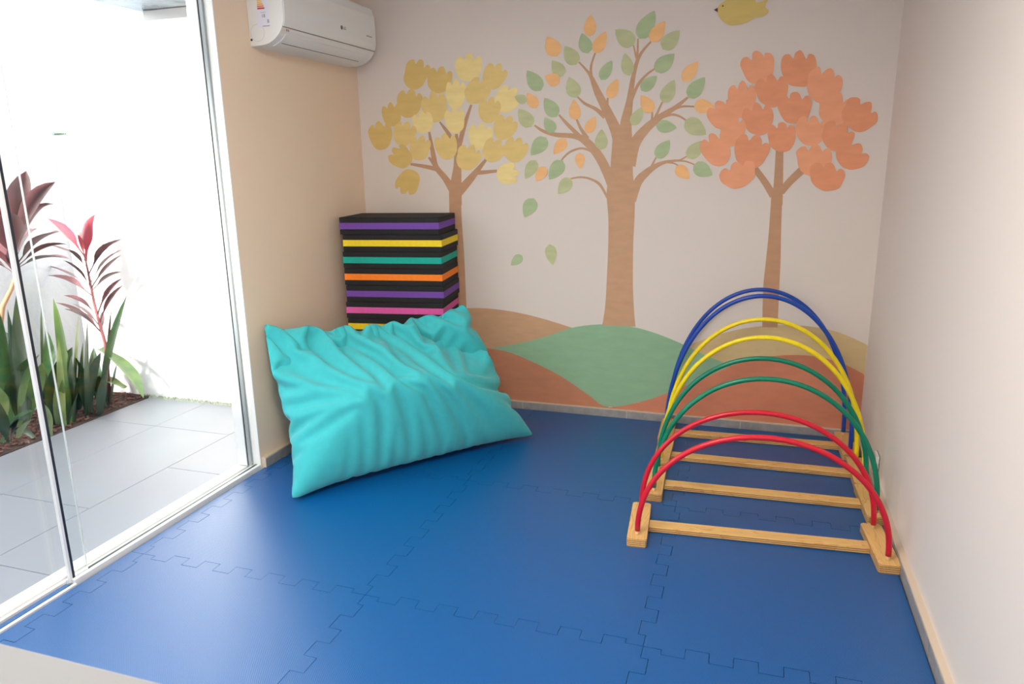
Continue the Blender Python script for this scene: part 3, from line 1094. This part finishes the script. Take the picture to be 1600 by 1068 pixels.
# ================================================================== BIG TEAL CUSHION (cloth worked out with position based dynamics)
def cushion_mesh(NU=76, NV=54, W=1.51, H=1.04, steps=230, VOL=0.225):
    BLc, BRc = np.array([-2.026, 2.735, 0.012]), np.array([-1.142, 3.855, 0.012])
    TLc, TRc = np.array([-2.385, 3.145, 0.775]), np.array([-1.575, 3.885, 0.765])
    u = np.linspace(0, 1, NU)[:, None, None]
    v = np.linspace(0, 1, NV)[None, :, None]
    mid = (1 - u) * (1 - v) * BLc + u * (1 - v) * BRc + (1 - u) * v * TLc + u * v * TRc
    nrm = np.cross(BRc - BLc, TLc - BLc)
    nrm /= np.linalg.norm(nrm)
    if nrm[1] > 0:
        nrm = -nrm
    rng = np.random.RandomState(7)
    infl = (np.sin(math.pi * u) * np.sin(math.pi * v)) ** 0.6
    noise = np.zeros((NU, NV, 1))
    for k in range(14):
        a, b, c = rng.uniform(-16, 16), rng.uniform(-16, 16), rng.uniform(0, 6.28)
        noise += np.sin(a * u + b * v + c) * 0.006
    S = [mid + nrm * (0.10 * infl + noise * infl), mid - nrm * (0.08 * infl + noise[::-1] * infl)]
    rest = mid - nrm * 0.0 + np.array([0, 0, -0.075]) * np.sin(math.pi * u) ** 0.7 * v ** 1.5
    wgt = (np.sin(math.pi * u) * np.sin(math.pi * (0.08 + 0.86 * v))) ** 0.5
    V = [np.zeros_like(S[0]), np.zeros_like(S[1])]
    du, dv = W / (NU - 1), H / (NV - 1)
    dd = math.hypot(du, dv)
    # stack box planes: front face and right face
    th = 0.138
    fn = np.array([math.sin(th), -math.cos(th), 0.0])
    fp = np.array([-1.719, 3.93, 0.0])
    dt = 1 / 60.0

    def con(P, A, B, rest, k, push=1.0):
        d = P[B] - P[A]
        L = np.linalg.norm(d, axis=2, keepdims=True) + 1e-9
        e = L - rest
        e = np.where(e < 0, e * push, e)
        c = d * (0.5 * k * e / L)
        P[A] += c
        P[B] -= c

    sl = np.s_
    groups = []
    for s in (0, 1):
        nA, nB = len(range(s, NU - 1, 2)), 0
        a = np.arange(s, NU - 1, 2)
        groups.append((np.ix_(a, np.arange(NV)), np.ix_(a + 1, np.arange(NV)), du, 1.0, 0.9))
        b = np.arange(s, NV - 1, 2)
        groups.append((np.ix_(np.arange(NU), b), np.ix_(np.arange(NU), b + 1), dv, 1.0, 0.9))
        for t in (0, 1):
            b2 = np.arange(t, NV - 1, 2)
            groups.append((np.ix_(a, b2), np.ix_(a + 1, b2 + 1), dd, 0.5, 0.5))
            groups.append((np.ix_(a + 1, b2), np.ix_(a, b2 + 1), dd, 0.5, 0.5))
    for s in range(4):
        a = np.array([i for i in range(NU - 2) if i % 4 == s])
        groups.append((np.ix_(a, np.arange(NV)), np.ix_(a + 2, np.arange(NV)), 2 * du, 0.10, 1.0))
        b = np.array([j for j in range(NV - 2) if j % 4 == s])
        groups.append((np.ix_(np.arange(NU), b), np.ix_(np.arange(NU), b + 2), 2 * dv, 0.10, 1.0))

    def normals(P):
        g0 = np.gradient(P, axis=0)
        g1 = np.gradient(P, axis=1)
        return np.cross(g0, g1)

    def mid0(S):
        return 0.5 * (S[0] + S[1])

    for st in range(steps):
        old = [P.copy() for P in S]
        # pressure of the filling: pushes out while the volume is too small, heavier towards the floor
        area = np.cross(np.gradient(mid0(S), axis=0), np.gradient(mid0(S), axis=1))
        vol = abs(np.sum((S[0] - S[1]) * area))
        p0 = np.clip(9.0 * (VOL / vol - 1.0), -3.0, 6.0)
        for q, sg in ((0, 1.0), (1, -1.0)):
            n = normals(S[q])
            n /= np.linalg.norm(n, axis=2, keepdims=True) + 1e-12
            if q == 0 and st == 0:
                ref = np.sum(n[NU // 2, NV // 2] * nrm)
                flip = 1.0 if ref > 0 else -1.0
            V[q] = V[q] * 0.955 + (n * flip * sg * (p0 + 5.0 * np.clip(0.5 - S[q][..., 2:3], 0, 1)) + np.array([0, 0, -0.25])) * dt
            S[q] = S[q] + V[q] * dt
        # the filling keeps the body near its resting plane
        dm = (rest - mid0(S)) * (0.05 * wgt)
        S[0] += dm
        S[1] += dm
        for it in range(7):
            for P in S:
                for A, B, r, k, pu in groups:
                    con(P, A, B, r, k, pu)
            # shared seam
            for idx in (sl[0, :], sl[-1, :], sl[:, 0], sl[:, -1]):
                m = 0.5 * (S[0][idx] + S[1][idx])
                S[0][idx] = m
                S[1][idx] = m
            for P in S:
                P[0, 0], P[-1, 0], P[0, -1], P[-1, -1] = BLc, BRc, TLc, TRc
                P[..., 2] = np.maximum(P[..., 2], 0.004)
                P[..., 0] = np.maximum(P[..., 0], -2.412)
                low = P[..., 2] < 0.06
                P[..., 0] = np.where(low, np.maximum(P[..., 0], -2.384), P[..., 0])
                # keep clear of the block stack
                d = (P - fp) @ fn
                inx = (P[..., 0] < -1.70)
                pen = np.where(inx & (d < 0.012), 0.012 - d, 0)
                P += pen[..., None] * fn
        for q in (0, 1):
            V[q] = np.clip((S[q] - old[q]) / dt, -0.6, 0.6)
    verts = np.concatenate([S[0].reshape(-1, 3), S[1].reshape(-1, 3)])
    N = NU * NV
    faces = []
    for q in (0, 1):
        for i in range(NU - 1):
            for j in range(NV - 1):
                a, b, c, d = (i * NV + j, (i + 1) * NV + j, (i + 1) * NV + j + 1, i * NV + j + 1)
                f = [a + q * N, b + q * N, c + q * N, d + q * N]
                faces.append(f if q == 0 else f[::-1])
    me = bpy.data.meshes.new('cushion_cover')
    me.from_pydata([tuple(x) for x in verts], [], faces)
    bm = bmesh.new()
    bm.from_mesh(me)
    bmesh.ops.remove_doubles(bm, verts=bm.verts[:], dist=1e-5)
    bmesh.ops.recalc_face_normals(bm, faces=bm.faces[:])
    bm.to_mesh(me)
    bm.free()
    me.polygons.foreach_set('use_smooth', [True] * len(me.polygons))
    return me


TEAL = mat('teal_cotton', (62, 180, 184), rough=0.8, var=0.05, vscale=25, bump=0.25, bscale=700, spec=0.2, sheen=0.2)
cush = link('floor_cushion', cushion_mesh(), TEAL)
_sub = cush.modifiers.new('smooth', 'SUBSURF')
_sub.levels = 1
_sub.render_levels = 1
tag(cush, 'big crumpled teal fabric floor cushion leaning on the block stack and left wall', 'cushion')

# ================================================================== HOOP FRAMES
PW, PD, PT, BL_ = 0.082, 0.345, 0.036, 0.884


def rounded_rect(w, d, r, n=5):
    pts = []
    for cx, cy, a0 in ((w / 2 - r, d / 2 - r, 0), (-w / 2 + r, d / 2 - r, 90), (-w / 2 + r, -d / 2 + r, 180), (w / 2 - r, -d / 2 + r, 270)):
        for k in range(n + 1):
            a = math.radians(a0 + 90 * k / n)
            pts.append((cx + r * math.cos(a), cy + r * math.sin(a)))
    return pts


def hoop_frame(cx, cy, rz, hf, hb, rgb, cname, label, tilt=(0.0, 0.0), bulge=(0.0, 0.0)):
    e = tag(empty('hoop_frame', (cx, cy, 0.0005), rz), label, 'hoop frame', 'crawl-through hoop frames in a row')
    half = BL_ / 2 + PW / 2
    m = mat_hoop(cname + '_tube', rgb)
    for s in (-1, 1):
        p = prism('end_plate', [(x, y) for x, y in rounded_rect(PW, PD, 0.010)], 0.0, PT, PLY_Y, e, 0.003, 2)
        p.location = (s * half, 0, 0)
    b = from_bm('cross_bar', bm_box(-BL_ / 2 + 0.0005, BL_ / 2 - 0.0005, -0.033, 0.033, 0.001, 0.026, 0.003, 2), PLY_X, e)
    fo = 0.128
    for y, h, tl, bg in ((-fo, hf, tilt[0], bulge[0]), (fo, hb, tilt[1], bulge[1])):
        zb = PT + 0.018
        pts = []
        n = 56
        a = half
        for k in range(n + 1):
            t = math.pi * k / n
            x = -a * math.cos(t)
            z = zb + (h - zb) * math.sin(t) ** 0.92
            sg = -1 if x < 0 else 1
            x += sg * bg * math.sin(2 * min(t, math.pi - t)) ** 2
            pts.append((x, y + tl * (z - zb), z))
        tube('hoop', pts, 0.0115, m, e, 12)
        for s in (-1, 1):
            tube('dowel', [(s * half, y, PT - 0.004), (s * half, y, zb + 0.004)], 0.008, DOWEL, e, 10)
    return e


hoop_frame(0.088, 2.978, 0.075, 0.50, 0.515, (206, 22, 44), 'red', 'hoop frame with two low red hoops, nearest the camera', (0.03, 0.03))
hoop_frame(0.104, 3.405, 0.045, 0.62, 0.645, (0, 124, 92), 'green', 'hoop frame with two green hoops, second from the front')
hoop_frame(0.098, 3.766, 0.015, 0.722, 0.757, (246, 220, 24), 'yellow', 'hoop frame with two yellow hoops, in front of the blue one')
hoop_frame(0.078, 4.128, 0.035, 0.86, 0.85, (22, 70, 168), 'blue', 'hoop frame with two tall blue hoops, against the back wall')

# ================================================================== SOCKET on the right wall
so = tag(empty('wall_socket', (XR, 3.675, 0.105)), 'white wall socket low on the right wall behind the hoops', 'socket')
from_bm('plate', bm_box(-0.016, -0.0002, -0.04, 0.04, -0.045, 0.065, 0.003), PLASTIC, so)
from_bm('back_box', bm_box(-0.003, -0.0001, -0.041, 0.041, -0.046, 0.066), DARK, so)
from_bm('socket_insert', bm_box(-0.018, -0.0155, -0.018, 0.018, -0.01, 0.03, 0.001), PLASTIC, so)
for dy in (-0.008, 0.0, 0.008):
    from_bm('pin_hole', bm_box(-0.0185, -0.0179, dy - 0.002, dy + 0.002, 0.008, 0.012), DARK, so)

# ================================================================== DESK in the foreground
dz_ = 0.78
dk = tag(empty('desk', (-1.25, 0.45, 0)), 'pale cream desk top at the bottom left, blurred close to the camera', 'desk')
from_bm('desk_top', bm_box(-0.85, 0.75, -0.35, 0.318, dz_ - 0.03, dz_, 0.004), CREAM, dk)
for sx in (-0.78, 0.68):
    for sy in (-0.3, 0.26):
        from_bm('leg', bm_box(sx - 0.02, sx + 0.02, sy - 0.02, sy + 0.02, 0.001, dz_ - 0.03, 0.003), ALU, dk)

# ================================================================== FILL LAMP (added on the ceiling out of view, to brighten the room)
lp = tag(empty('fill_lamp', (-0.85, 1.2, ZC)), 'added flat square fill light panel on the unseen ceiling', 'lamp')
from_bm('fill_lamp_frame', bm_box(-0.31, 0.31, -0.31, 0.31, -0.03, -0.001, 0.004), ALU, lp)
EM = bpy.data.materials.new('fill_lamp_glow')
EM.use_nodes = True
_b = EM.node_tree.nodes['Principled BSDF']
_b.inputs['Emission Color'].default_value = (1.0, 0.93, 0.85, 1)
_b.inputs['Emission Strength'].default_value = LAMP
from_bm('fill_lamp_diffuser', bm_box(-0.29, 0.29, -0.29, 0.29, -0.034, -0.0302), EM, lp)


# ================================================================== PLANTS
def blade(P0, P1, w, arch, m, parent, fold=0.25, name='leaf', wpos=0.45, stalk=0.0, twist=0.0, n=10):
    """leaf from P0 to P1, arched by the vector arch, folded along its midrib"""
    P0, P1, arch = Vector(P0), Vector(P1), Vector(arch)
    ax = P1 - P0
    view = (Vector((0, 0, CAM_H)) - P0).normalized()
    bm = bmesh.new()
    rows_ = []
    for i in range(n + 1):
        t = i / n
        c = P0 + ax * t + arch * (4 * t * (1 - t))
        tan = (ax + arch * 4 * (1 - 2 * t)).normalized()
        side = tan.cross(view).normalized()
        side = (Matrix.Rotation(twist * (0.4 + t), 3, tan) @ side).normalized()
        nn = side.cross(tan).normalized()
        if t < stalk:
            ww = max(0.16 * w, 0.010)
        else:
            s = (t - stalk) / (1 - stalk)
            k = s ** (math.log(0.5) / math.log(wpos))
            ww = w * max(0.02, math.sin(math.pi * min(max(k, 0.0), 1.0)) ** 0.75)
            if stalk == 0 and s < wpos:
                ww = max(ww, w * 0.55)
            else:
                ww = max(ww, max(0.16 * w, 0.007) if t < 0.9 else 0.01 * w)
        rows_.append([bm.verts.new(c + side * ww / 2 + nn * ww * fold), bm.verts.new(c), bm.verts.new(c - side * ww / 2 + nn * ww * fold)])
    for a, b in zip(rows_[:-1], rows_[1:]):
        bm.faces.new((a[0], a[1], b[1], b[0]))
        bm.faces.new((a[1], a[2], b[2], b[1]))
    return from_bm(name, bm, m, parent, smooth=True)


L_BURG = mat_leaf('burgundy_leaf', (92, 46, 52), (66, 46, 48))
L_PINK = mat_leaf('pink_leaf', (168, 36, 60), (112, 36, 46))
L_MAUVE = mat_leaf('mauve_leaf', (104, 68, 72), (74, 52, 56))
L_GREEN = mat_leaf('deep_green_leaf', (34, 60, 34), (24, 44, 28))
L_BRIGHT = mat_leaf('bright_green_leaf', (86, 112, 48), (52, 86, 40))
L_PALE = mat_leaf('pale_green_leaf', (126, 140, 86), (84, 112, 60))
L_MID = mat_leaf('mid_green_leaf', (52, 86, 42), (34, 64, 34))
STEM = mat('red_stem', (120, 62, 66), rough=0.6)
STEM_B = mat('tan_stem', (150, 116, 88), rough=0.7)

# --- red cordyline in front of the end wall: leaves from photo crop (70,320) x4.447, plane y = 3.72
rnd = random.Random(11)
S4 = 4.447


def c4(x, y, yy):
    return on_y(70 + x / S4, 320 + y / S4, yy)


cp = c4(420, 960, 3.72)
root = empty('cordyline_plant', (cp.x, cp.y, -0.045))
tag(root, 'slim red-leaved cordyline in front of the white end wall', 'plant')
bpy.context.view_layer.update()
inv = Matrix.Translation(-Vector(root.location))


def loc(v):
    return Vector(v) - Vector((cp.x, cp.y, -0.045))


stem_px = [(425, 1180), (420, 960), (385, 840), (345, 690), (320, 560), (300, 460), (275, 340)]
sp = [loc(c4(x, y, 3.72)) for x, y in stem_px]
sp[0].z = 0.0
tube('stem', sp, [0.011, 0.011, 0.010, 0.009, 0.008, 0.007, 0.005], STEM, root, 8)
for bx, by, tx, ty, w, ar, mm in [
        (250, 300, 20, 95, 62, (15, -40), L_PINK), (275, 320, 355, 60, 85, (-25, -10), L_PINK), (315, 420, 530, 240, 62, (-30, -75), L_BURG),
        (270, 370, 160, 310, 70, (-10, -15), L_BURG), (335, 480, 535, 312, 36, (-30, -60), L_MAUVE), (350, 510, 530, 348, 26, (-20, -30), L_MAUVE),
        (300, 510, 130, 385, 48, (20, -40), L_BURG), (360, 530, 530, 465, 42, (-10, -42), L_MAUVE), (255, 500, 0, 415, 26, (10, -28), L_MAUVE),
        (290, 570, 20, 490, 56, (20, -60), L_MAUVE), (375, 700, 535, 512, 26, (-35, -60), L_BURG),
        (400, 760, 540, 560, 32, (-35, -40), L_BURG), (335, 700, 130, 630, 40, (20, -50), L_BURG), (375, 840, 75, 678, 44, (40, -55), L_BURG),
        (365, 830, 135, 722, 50, (30, -50), L_BURG), (370, 790, 190, 685, 22, (20, -40), L_MAUVE), (200, 300, 0, 268, 20, (0, -12), L_MAUVE),
        (280, 300, 225, 200, 30, (-5, -5), L_PINK), (395, 820, 400, 740, 20, (-5, -10), L_MAUVE)]:
    dyy = rnd.uniform(-0.13, 0.13)
    yj = min(by + 70, 930)                       # the stalk springs from the stem a little lower
    xj = float(np.interp(yj, [q[1] for q in stem_px[::-1]], [q[0] for q in stem_px[::-1]]))
    p0 = loc(c4(xj, yj, 3.72))
    p1 = loc(c4(tx, ty, 3.72 + dyy))
    arch = (c4(bx + ar[0], by + ar[1], 3.72) - c4(bx, by, 3.72)) * 0.45
    blade(p0, p1, w / S4 * 0.0064, arch, mm, root, stalk=0.26, twist=rnd.uniform(-0.25, 0.25))

# --- big dark red cordyline behind the door edge: crop (0,250) x4.645, plane y = 3.15
S3 = 4.645


def c3(x, y, yy):
    return on_y(x / S3, 250 + y / S3, yy)


cp = c3(20, 1100, 3.15)
root = tag(empty('cordyline_plant', (cp.x, cp.y, -0.045)), 'big burgundy cordyline half hidden behind the door edge at the left', 'plant')
stem_px = [(-40, 1900), (-10, 1300), (20, 1060), (85, 930), (108, 860), (105, 780)]
sp = [loc(c3(x, y, 3.15)) for x, y in stem_px]
sp[0].z = 0.0
tube('stem', sp, [0.018, 0.017, 0.015, 0.012, 0.011, 0.010], STEM_B, root, 8)
for bx, by, tx, ty, w, ar, mm in [
        (100, 740, 0, 110, 150, (-20, -30), L_PINK), (100, 720, 190, 80, 120, (-20, -60), L_MAUVE), (110, 700, 400, 160, 80, (-60, -160), L_MAUVE),
        (110, 720, 388, 318, 70, (-30, -190), L_MAUVE), (105, 700, 250, 370, 60, (0, -90), L_MAUVE), (110, 740, 265, 500, 90, (0, -90), L_MAUVE),
        (100, 740, 70, 380, 130, (-30, -30), L_BURG), (95, 760, -30, 440, 120, (-20, -60), L_BURG), (100, 740, 95, 560, 70, (0, -10), L_PINK),
        (120, 770, 430, 520, 70, (-10, -90), L_MAUVE), (125, 780, 480, 610, 50, (-10, -90), L_BURG), (125, 790, 500, 715, 50, (-10, -80), L_MAUVE),
        (90, 790, -120, 560, 90, (0, -90), L_BURG), (90, 800, -160, 660, 90, (0, -90), L_BURG), (95, 820, -200, 760, 80, (0, -90), L_MAUVE),
        (110, 740, 200, 190, 90, (30, -40), L_BURG), (100, 760, -60, 250, 110, (-30, -60), L_PINK), (90, 790, -150, 420, 100, (-30, -80), L_MAUVE)]:
    dyy = rnd.uniform(-0.16, 0.16)
    p0 = loc(c3(bx, by, 3.15))
    p1 = loc(c3(tx, ty, 3.15 + dyy))
    arch = (c3(bx + ar[0], by + ar[1], 3.15) - c3(bx, by, 3.15)) * 0.5
    blade(p0, p1, w / S3 * 0.0054, arch, mm, root, stalk=0.22, twist=rnd.uniform(-0.35, 0.35))

# --- snake plants: crop (0,440) x3.8125
S5 = 3.8125


def c5(x, y, yy):
    return on_y(x / S5, 440 + y / S5, yy)


CL = [
    ('clump of tall dark green snake plant leaves left of the door edge', 3.05, (90, 860), [
        (150, 820, 122, -10, 74, (-5, 0), L_GREEN), (80, 840, 0, 190, 62, (-25, 0), L_MID), (190, 700, 35, 300, 74, (30, -10), L_GREEN),
        (60, 860, 165, 455, 84, (-30, -20), L_MID), (150, 860, 255, 480, 84, (10, -10), L_BRIGHT), (75, 850, -10, 545, 40, (10, -60), L_GREEN),
        (100, 850, 45, 165, 30, (20, -20), L_GREEN), (120, 860, 235, 430, 40, (-40, -60), L_BRIGHT), (100, 860, 110, 480, 60, (-20, 0), L_MID),
        (150, 840, 190, 420, 60, (10, 0), L_MID), (170, 850, 215, 560, 50, (0, 0), L_GREEN)]),
    ('low snake plant leaves at the near left end of the planting bed', 2.75, (60, 960), [
        (20, 960, 205, 765, 62, (-40, -40), L_MID), (110, 930, 195, 815, 44, (-10, -10), L_PALE), (300, 925, 238, 715, 46, (20, 0), L_PALE),
        (10, 880, 0, 630, 50, (25, 0), L_PALE), (40, 960, -20, 700, 60, (-20, -10), L_GREEN), (60, 960, 110, 800, 46, (10, -10), L_GREEN),
        (200, 930, 60, 900, 40, (0, -40), L_GREEN)]),
    ('mottled snake plant clump seen through the overlapping glass panes', 3.35, (370, 880), [
        (330, 890, 430, 390, 120, (-40, -20), L_MID), (300, 850, 270, 270, 62, (30, 0), L_MID), (420, 850, 318, 100, 50, (30, 0), L_BRIGHT),
        (350, 890, 345, 590, 40, (0, 0), L_PALE), (375, 890, 372, 580, 34, (0, 0), L_BRIGHT), (280, 860, 245, 150, 26, (0, 0), L_MID),
        (400, 880, 480, 560, 60, (20, -10), L_GREEN), (310, 880, 290, 420, 90, (-30, 0), L_MID), (390, 870, 350, 350, 30, (-10, 0), L_PALE),
        (440, 860, 425, 440, 70, (10, 0), L_GREEN)]),
    ('upright green snake plant clump in the middle of the bed', 3.55, (500, 830), [
        (440, 820, 468, 185, 50, (10, 0), L_PALE), (530, 830, 445, 440, 56, (30, 0), L_MID), (520, 820, 520, 225, 58, (15, 0), L_GREEN),
        (490, 820, 495, 360, 34, (0, 0), L_MID), (560, 820, 600, 420, 96, (-30, -10), L_GREEN), (530, 810, 560, 420, 70, (-20, 0), L_GREEN),
        (490, 862, 486, 790, 28, (0, 0), L_PALE), (580, 812, 582, 740, 28, (0, 0), L_PALE), (530, 800, 530, 655, 32, (0, 0), L_BRIGHT),
        (575, 812, 420, 728, 22, (0, -10), L_GREEN), (470, 840, 450, 560, 60, (0, 0), L_GREEN), (600, 800, 640, 520, 70, (0, 0), L_GREEN)]),
    ('snake plant with one long leaf drooping onto the patio tiles', 3.72, (640, 770), [
        (615, 760, 757, 78, 50, (-50, 10), L_MID), (650, 740, 665, 150, 18, (-20, 0), L_MAUVE), (640, 770, 625, 595, 38, (0, 0), L_MID),
        (590, 400, 855, 692, 84, (40, -40), L_BRIGHT), (745, 634, 575, 578, 50, (-10, -25), L_PALE), (620, 760, 560, 390, 60, (-30, 0), L_MID),
        (660, 770, 700, 480, 70, (0, -10), L_GREEN), (610, 770, 590, 560, 60, (0, 0), L_GREEN)]),
]
for lab, yy, (rx_, ry_), leaves in CL:
    cp = c5(rx_, ry_, yy)
    root = tag(empty('snake_plant', (cp.x, yy, -0.045)), lab, 'plant', 'snake plants in the patio bed')
    for bx, by, tx, ty, w, ar, mm in leaves:
        d0, d1 = rnd.uniform(-0.06, 0.06), rnd.uniform(-0.08, 0.08)
        p0 = loc(c5(bx, by, yy + d0))
        p1 = loc(c5(tx, ty, yy + d1))
        p0.z = max(p0.z, -0.02)
        p1.z = max(p1.z, 0.005)
        arch = (c5(bx + ar[0], by + ar[1], yy) - c5(bx, by, yy)) * 0.6
        blade(p0, p1, w / S5 * 0.0052, arch, mm, root, fold=0.18, wpos=0.5, twist=rnd.uniform(-0.3, 0.3))
